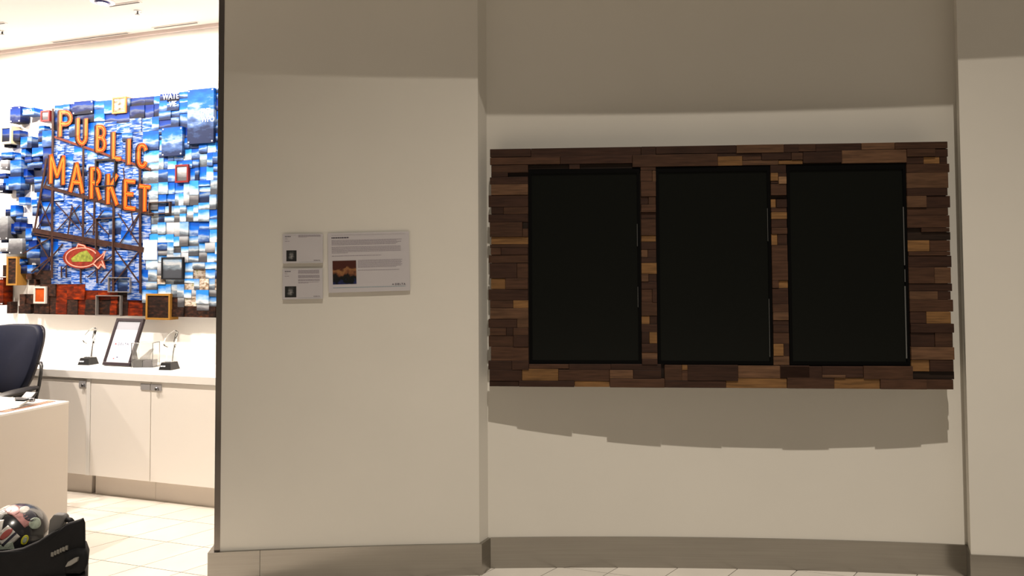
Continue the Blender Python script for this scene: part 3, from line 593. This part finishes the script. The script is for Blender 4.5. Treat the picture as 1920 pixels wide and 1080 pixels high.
logo(t, -.074, .148, .020, M_RED, -.0036)
text_mesh('DELTA', .026, M_NAVY, 'certificate_lettering', t, -.044, -.0034, .148, xs=1.0, space=1.35)
for x0, x1, z in ((-.035, .035, .115), (-.018, .018, .104)): box('print_line', mat('pale_print', (.55, .56, .66), .5), x0, x1, -.0036, -.0025, z, z+.003, t)
box('stamp_mark', M_RED, -.050, -.038, -.0036, -.0025, .046, .053, t); box('stamp_mark', M_NAVY, -.022, -.008, -.0036, -.0025, .056, .063, t)
MB().prism([(.012, .24), (.012, .26), (.155, .064), (.135, .056)], -.03, .03, 'x').build('easel_back', M_BLACKP, t)
# acrylic display case with a small model inside
t = rthing('display_case', 'clear acrylic box with a dark block and pale model inside', 'display case', .255, .238, CT, .29)
x0, x1, y0, y1, hh, th = -.076, .076, -.050, .050, .168, .004
for nm, q in (('side_pane', (x0, x1, y0, y0+th, 0, hh)), ('side_pane', (x0, x1, y1-th, y1, 0, hh)), ('side_pane', (x0, x0+th, y0+th, y1-th, 0, hh)), ('side_pane', (x1-th, x1, y0+th, y1-th, 0, hh)), ('top_pane', (x0, x1, y0, y1, hh, hh+th))):
    box(nm, M_GLASS, *q, t)
box('pedestal', mat('dark_stone', (.045, .042, .035), .4, var=.5, vscale=60), x0+.008, .0, y0+.008, y1-.012, .0, .050, t, bevel=.003)
box('pedestal', mat('grey_pedestal', (.13, .12, .13), .45), .002, x1-.012, y0+.010, y1-.010, .0, .048, t, bevel=.002)
MB().prism([(-.030, .05), (-.034, .066), (-.010, .082), (.012, .098), (.036, .122), (.052, .126), (.040, .10), (.030, .076), (.026, .05)], -.016, .016, 'y').build('model', mat('pale_model', (.70, .68, .64), .35), t, bevel=.003)

# ------------------------------------------------------------------ reception desk and clipboard
t = rthing('reception_desk', 'white slab sided reception desk with its end panel towards the corridor', 'desk', 0, 0)
D0, D1, DN0, DN1, DZ = -1.7, .535, 1.10, 1.88, .752
box('desk_top', M_WHITE, D0, D1, -DN1, -DN0, DZ-.012, DZ, t, bevel=.001)
M_DESK = mat('desk_laminate', (.60, .55, .495), .5)
box('end_panel', M_DESK, D1-.045, D1-.001, -DN1+.002, -DN0-.002, 0, DZ-.0122, t)
box('end_panel', M_DESK, D0+.001, D0+.045, -DN1+.002, -DN0-.002, 0, DZ-.0122, t)
box('front_panel', M_DESK, D0+.045, D1-.045, -DN1+.01, -DN1+.04, 0, DZ-.0122, t)
t = rthing('clipboard', 'brown clipboard with white paper and a metal clip on the desk corner', 'clipboard', .37, 1.31, DZ, .10)
box('board', mat('brown_hardboard', (.32, .17, .11), .5), -.115, .115, -.17, .17, 0, .004, t, bevel=.001)
box('paper', mat('white_paper', (.82, .81, .80), .6), -.105, .085, -.165, .14, .0042, .009, t)
b = MB().prism([(-.10, .009), (-.08, .014), (-.02, .034), (.03, .042), (.04, .036), (-.01, .026), (-.07, .009)], .0, .10, 'x'); b.build('clip_plate', M_CHROME, t)
MB().tube([(-.01, .02, .034), (.11, .02, .034)], .012, 10).build('clip_roll', M_LOCK, t, smooth=True)
MB().prism([(-.02, .040), (.03, .046), (.06, .070), (.075, .070), (.05, .040), (.0, .032)], .015, .085, 'x').build('clip_lever', M_BLACKP, t, bevel=.003)

# ------------------------------------------------------------------ office chair (faces the desk)
M_NAVY_L = mat('navy_upholstery', (.006, .008, .020), .6, spec=.15, bump=.1, bscale=150, var=.12, vscale=6); M_CHB = mat('black_chair_plastic', (.010, .009, .009), .4); M_PIPE = mat('dark_edge_piping', (.02, .016, .018), .4)
t = rthing('office_chair', 'navy blue office chair with rounded back and black loop armrests behind the desk', 'chair', -.395, .86, 0, .0)
def back_outline(k=40):
    pts = []
    for i in range(k):
        a = 2*pi*i/k; c, s = cos(a), sin(a); ex = .38
        x = math.copysign(abs(c)**ex, c); z = math.copysign(abs(s)**(.42 if s > 0 else .6), s)
        wdt = .238 - .075*max(0, -(z-.2)/1.2)**1.0 - .006*max(0, z)
        pts.append((x*wdt, .925 + z*.222))
    return pts
bo = back_outline()
def back_shell(grow, y_f, y_b, name, m_, dome):
    b = MB(); K = len(bo); rings = [(.02, dome*1.0), (.5, dome*.85), (.82, dome*.55), (.96, dome*.12), (1.0, 0), (1.0, None), (.9, None), (.02, None)]
    cz = .925
    for s_, dm in rings:
        for (x, z) in bo:
            xx, zz = x*s_*grow, cz+(z-cz)*s_*grow
            lean = (zz-.72)*.22 - .9*xx*xx*-.45          # leans back and wraps forward at the sides
            y = (y_f - dm if dm is not None else y_b) + lean - .55*xx*xx*2
            b.add([(xx, y, zz)], [])
    n_ = len(rings)
    fs = [(i*K+j, i*K+(j+1) % K, (i+1)*K+(j+1) % K, (i+1)*K+j) for i in range(n_-1) for j in range(K)]
    fs += [tuple(range(K)), tuple((n_-1)*K+j for j in reversed(range(K)))]
    b.add([], []); b.f += fs
    return b.build(name, m_, t, smooth=True)
back_shell(1.0, .09, .135, 'backrest', M_NAVY_L, .022)
back_shell(1.0, .130, .150, 'back_shell', M_PIPE, 0)
MB().grid(lambda a, c: ((a-.5)*.48*(1-.12*(2*c-1)**4), -.33+c*.42, .475+.012*sin(pi*a)-.06*max(0, .15-c)**1.2*6), 12, 12).build('seat_top', M_NAVY_L, t, smooth=True)
box('seat', M_NAVY_L, -.235, .235, -.31, .09, .40, .470, t, bevel=.03, seg=3)
for s in (-1, 1):
    x = .318*s
    # padded arm, slightly dished, and the loop rising behind it
    MB().add(*(lambda P: ([v for q in P for v in q], [(i*8+j, i*8+(j+1) % 8, (i+1)*8+(j+1) % 8, (i+1)*8+j) for i in range(len(P)-1) for j in range(8)] + [tuple(range(8)), tuple((len(P)-1)*8+j for j in reversed(range(8)))]))(
        [[(x + wx*cos(2*pi*j/8+pi/8), y, z + hz*sin(2*pi*j/8+pi/8)) for j in range(8)] for (y, z, wx, hz) in ((-.235, .728, .020, .008), (-.21, .738, .046, .016), (-.10, .748, .050, .019), (.0, .755, .044, .017), (.052, .760, .034, .012), (.06, .761, .02, .006))])).build('arm_pad', M_CHB, t, smooth=True)
    MB().tube([(x-.07*s, .125, .905), (x-.03*s, .110, .908), (x-.006*s, .095, .89), (x, .085, .84), (x, .075, .77), (x-.004*s, .060, .70), (x-.02*s, .050, .56), (x-.06*s, .04, .46), (x-.14*s, .02, .41)], .011, 10).build('arm_loop', M_CHB, t, smooth=True)
    MB().tube([(x, -.08, .70), (x-.01*s, -.06, .62), (x-.05*s, -.03, .48), (x-.14*s, -.02, .42)], .012, 10).build('arm_post', M_CHB, t, smooth=True)
MB().tube([(0, -.1, .40), (0, -.1, .10)], .028, 12).build('gas_column', M_CHB, t, smooth=True)
MB().prism([(-.05, .40), (.16, .40), (.21, .55), (.225, .76), (.195, .76), (.18, .58), (.13, .43), (-.05, .43)], -.045, .045, 'x').build('back_bracket', M_CHB, t)
for k in range(5):
    a = 2*pi*k/5+.3; d = Vector((cos(a), sin(a), 0)); c0 = Vector((0, -.1, 0))
    lg = MB().tube([c0+Vector((0, 0, .11)), c0+d*.15+Vector((0, 0, .095)), c0+d*.30+Vector((0, 0, .065))], [.024, .02, .014], 8).build('base_leg', M_CHB, t, smooth=True)
    MB().tube([c0+d*.30+Vector((-d.y, d.x, 0))*-.02+Vector((0, 0, .03)), c0+d*.30+Vector((-d.y, d.x, 0))*.02+Vector((0, 0, .03))], .03, 14).build('caster', M_CHB, lg, smooth=True)

# ------------------------------------------------------------------ black luggage bag and the stickered helmet lying on it
M_BAG = mat('black_nylon', (.0075, .0072, .008), .75, bump=.25, bscale=300, var=.2, vscale=12, spec=.2)
M_BAGG = mat('grey_webbing', (.13, .125, .12), .7, bump=.3, bscale=400)
bag = thing('luggage_bag', 'black fabric luggage bag with raised flap and round side pocket on the floor', 'bag', (-1.85, 2.90, 0))
def slab(prof, ya, yb, rnd_, name, m_, parent, smooth=True):
    """puffy fabric slab: an x-z outline inflated between ya and yb"""
    cx = sum(p[0] for p in prof)/len(prof); cz = sum(p[1] for p in prof)/len(prof)
    fine = []
    for i in range(len(prof)):
        a, b = prof[i], prof[(i+1) % len(prof)]
        for k in range(4): fine.append((a[0]+(b[0]-a[0])*k/4, a[1]+(b[1]-a[1])*k/4))
    prof = fine; b = MB(); K = len(prof); R = [(.0, ya), (.55, ya+rnd_*.05), (.88, ya+rnd_*.3), (1, ya+rnd_), (1, yb-rnd_), (.88, yb-rnd_*.3), (.55, yb), (0, yb)]
    for s_, y in R:
        for x, z in prof: b.add([(cx+(x-cx)*max(s_, .01), y, cz+(z-cz)*max(s_, .01))], [])
    b.v = [(x-.52*(y+.15), y, z) for x, y, z in b.v]          # the bag stands askew: its side runs back at a slant
    b.f += [(i*K+j, i*K+(j+1) % K, (i+1)*K+(j+1) % K, (i+1)*K+j) for i in range(len(R)-1) for j in range(K)] + [tuple(range(K)), tuple((len(R)-1)*K+j for j in reversed(range(K)))]
    return b.build(name, m_, parent, smooth=smooth)
slab([(-.36, .03), (-.33, 0), (.28, 0), (.312, .03), (.317, .20), (.319, .36), (.305, .43), (.20, .443), (.05, .443), (-.10, .443), (-.34, .42), (-.38, .36)], -.15, .20, .06, 'body', M_BAG, bag)
slab([(-.34, .28), (.30, .30), (.316, .44), (.317, .527), (.315, .612), (.3075, .630), (.299, .626), (.249, .611), (.241, .601), (.20, .583), (.150, .550), (.092, .525), (.004, .510), (-.33, .50)], -.162, -.138, .008, 'front_flap', M_BAG, bag)
slab([(.245, .44), (.300, .438), (.318, .450), (.328, .473), (.330, .496), (.319, .525), (.29, .530), (.24, .515)], -.185, -.06, .03, 'side_pocket', M_BAG, bag)
slab([(.14, .33), (.31, .34), (.318, .440), (.14, .425)], -.185, -.12, .02, 'lower_pocket', M_BAG, bag)
MB().prism([(.268, .472), (.290, .478), (.312, .492), (.314, .506), (.300, .503), (.278, .490)], -.194, -.180, 'y').build('reflective_patch', mat('grey_reflector', (.22, .21, .19), .3), bag, bevel=.003)
b = MB(); x = .203
for wd in (.009, .007, .009, .006, .009, .008):
    z = .500 + (x-.203)*.45; b.box(x, x+wd, -.1665, -.158, z, z+.014); x += wd + .0022
b.build('stitched_lettering', mat('grey_stitching', (.17, .16, .14), .7), bag)
MB().prism([(.166, .555), (.172, .615), (.188, .636), (.222, .634), (.232, .622), (.222, .600), (.212, .570), (.195, .55)], -.13, -.10, 'y').build('grab_strap', M_BAGG, bag, bevel=.006)
MB().tube([(.222, -.115, .615), (.243, -.12, .612), (.258, -.135, .610)], .010, 8).build('strap_end', M_BAG, bag, smooth=True)
# helmet
hm = thing('helmet', 'round black and white helmet covered in stickers lying on the black bag', 'helmet', (-1.905, 2.935, .488))
HR = (.108, .12, .112)
def hs(th, ph, k=1.0): return (HR[0]*k*sin(th)*cos(ph), HR[1]*k*sin(th)*sin(ph), .022 + HR[2]*k*cos(th))
M_HEL = mat('glossy_black_shell', (.018, .017, .019), .22, coat=.6)
b = MB(); KT, KP = 14, 36
b.grid(lambda a, c: hs(1e-3+c*radians(112), 2*pi*a), KP, KT).build('shell', M_HEL, hm, smooth=True)
b = MB().grid(lambda a, c: hs(radians(112), 2*pi*a, 1.01-.14*c), KP, 2).build('rim', mat('white_rim', (.42, .40, .38), .4), hm, smooth=True)
def sticker(th, ph, a_th, a_ph, rot, m_, name='sticker', k=1.012, round_=True):
    """patch hugging the shell, centred on polar angle th and azimuth ph (degrees, -90 faces the viewer)"""
    c = Vector(hs(radians(th), radians(ph), 1)) - Vector((0, 0, .022)); nrm = c.normalized()
    e = Vector((0, 0, 1)).cross(nrm); e.normalize(); f = nrm.cross(e); ca, sa = cos(rot), sin(rot); e, f = e*ca+f*sa, f*ca-e*sa
    b = MB(); n_ = 8; g = []
    def pt(i, j):
        x, y = (i/n_*2-1), (j/n_*2-1)
        if round_: x, y = x*math.sqrt(1-y*y/2), y*math.sqrt(1-x*x/2)
        d = (nrm + e*x*a_ph + f*y*a_th).normalized()
        th_, ph_ = math.acos(max(-1, min(1, d.z))), math.atan2(d.y, d.x); return hs(th_, ph_, k)
    b.grid(lambda a, c: pt(a*n_, c*n_), n_, n_); o = b.build(name, m_, hm, smooth=True, fix=False)
    md = o.modifiers.new('thick', 'SOLIDIFY'); md.thickness = .0008; return o
S_W = mat('sticker_white', (.50, .47, .43), .35, var=.25, vscale=90); S_P = mat('sticker_pink', (.42, .20, .19), .35, var=.3, vscale=60); S_R = mat('sticker_red', (.32, .07, .06), .35)
S_G = mat('sticker_pale_green', (.33, .38, .31), .35, var=.3, vscale=70); S_Y = mat('sticker_yellow', (.52, .50, .03), .35); S_D = mat('sticker_dark', (.03, .03, .045), .35); S_GR = mat('sticker_grey', (.12, .115, .11), .5, var=.3, vscale=50)
sticker(40, -125, .42, .40, .3, S_GR)
sticker(18, -70, .20, .34, -.9, S_P); sticker(42, -38, .42, .15, .45, S_P, round_=False); sticker(46, -18, .24, .20, .3, S_D); sticker(64, -14, .20, .22, 0, S_G); sticker(28, -20, .14, .2, .6, S_W)
sticker(58, -100, .24, .30, .3, S_W, round_=False); sticker(60, -108, .10, .14, .2, S_P, k=1.016)
sticker(82, -108, .24, .36, .15, S_W, round_=False); sticker(82, -106, .15, .24, .15, S_P, k=1.016); sticker(82, -106, .08, .14, .15, S_W, k=1.02)
sticker(76, -66, .30, .26, .75, S_W, round_=False); sticker(70, -68, .10, .22, .75, S_R, k=1.016); sticker(80, -62, .04, .26, .75, S_D, k=1.018, round_=False)
sticker(97, -68, .16, .24, .2, S_G, round_=False); sticker(88, -36, .16, .11, -.3, S_Y); sticker(88, -36, .10, .06, -.3, S_G, k=1.016)
sticker(104, -112, .14, .36, .0, mat('sticker_silver', (.34, .33, .33), .25), k=1.02)
sticker(22, -140, .24, .5, .2, S_W)
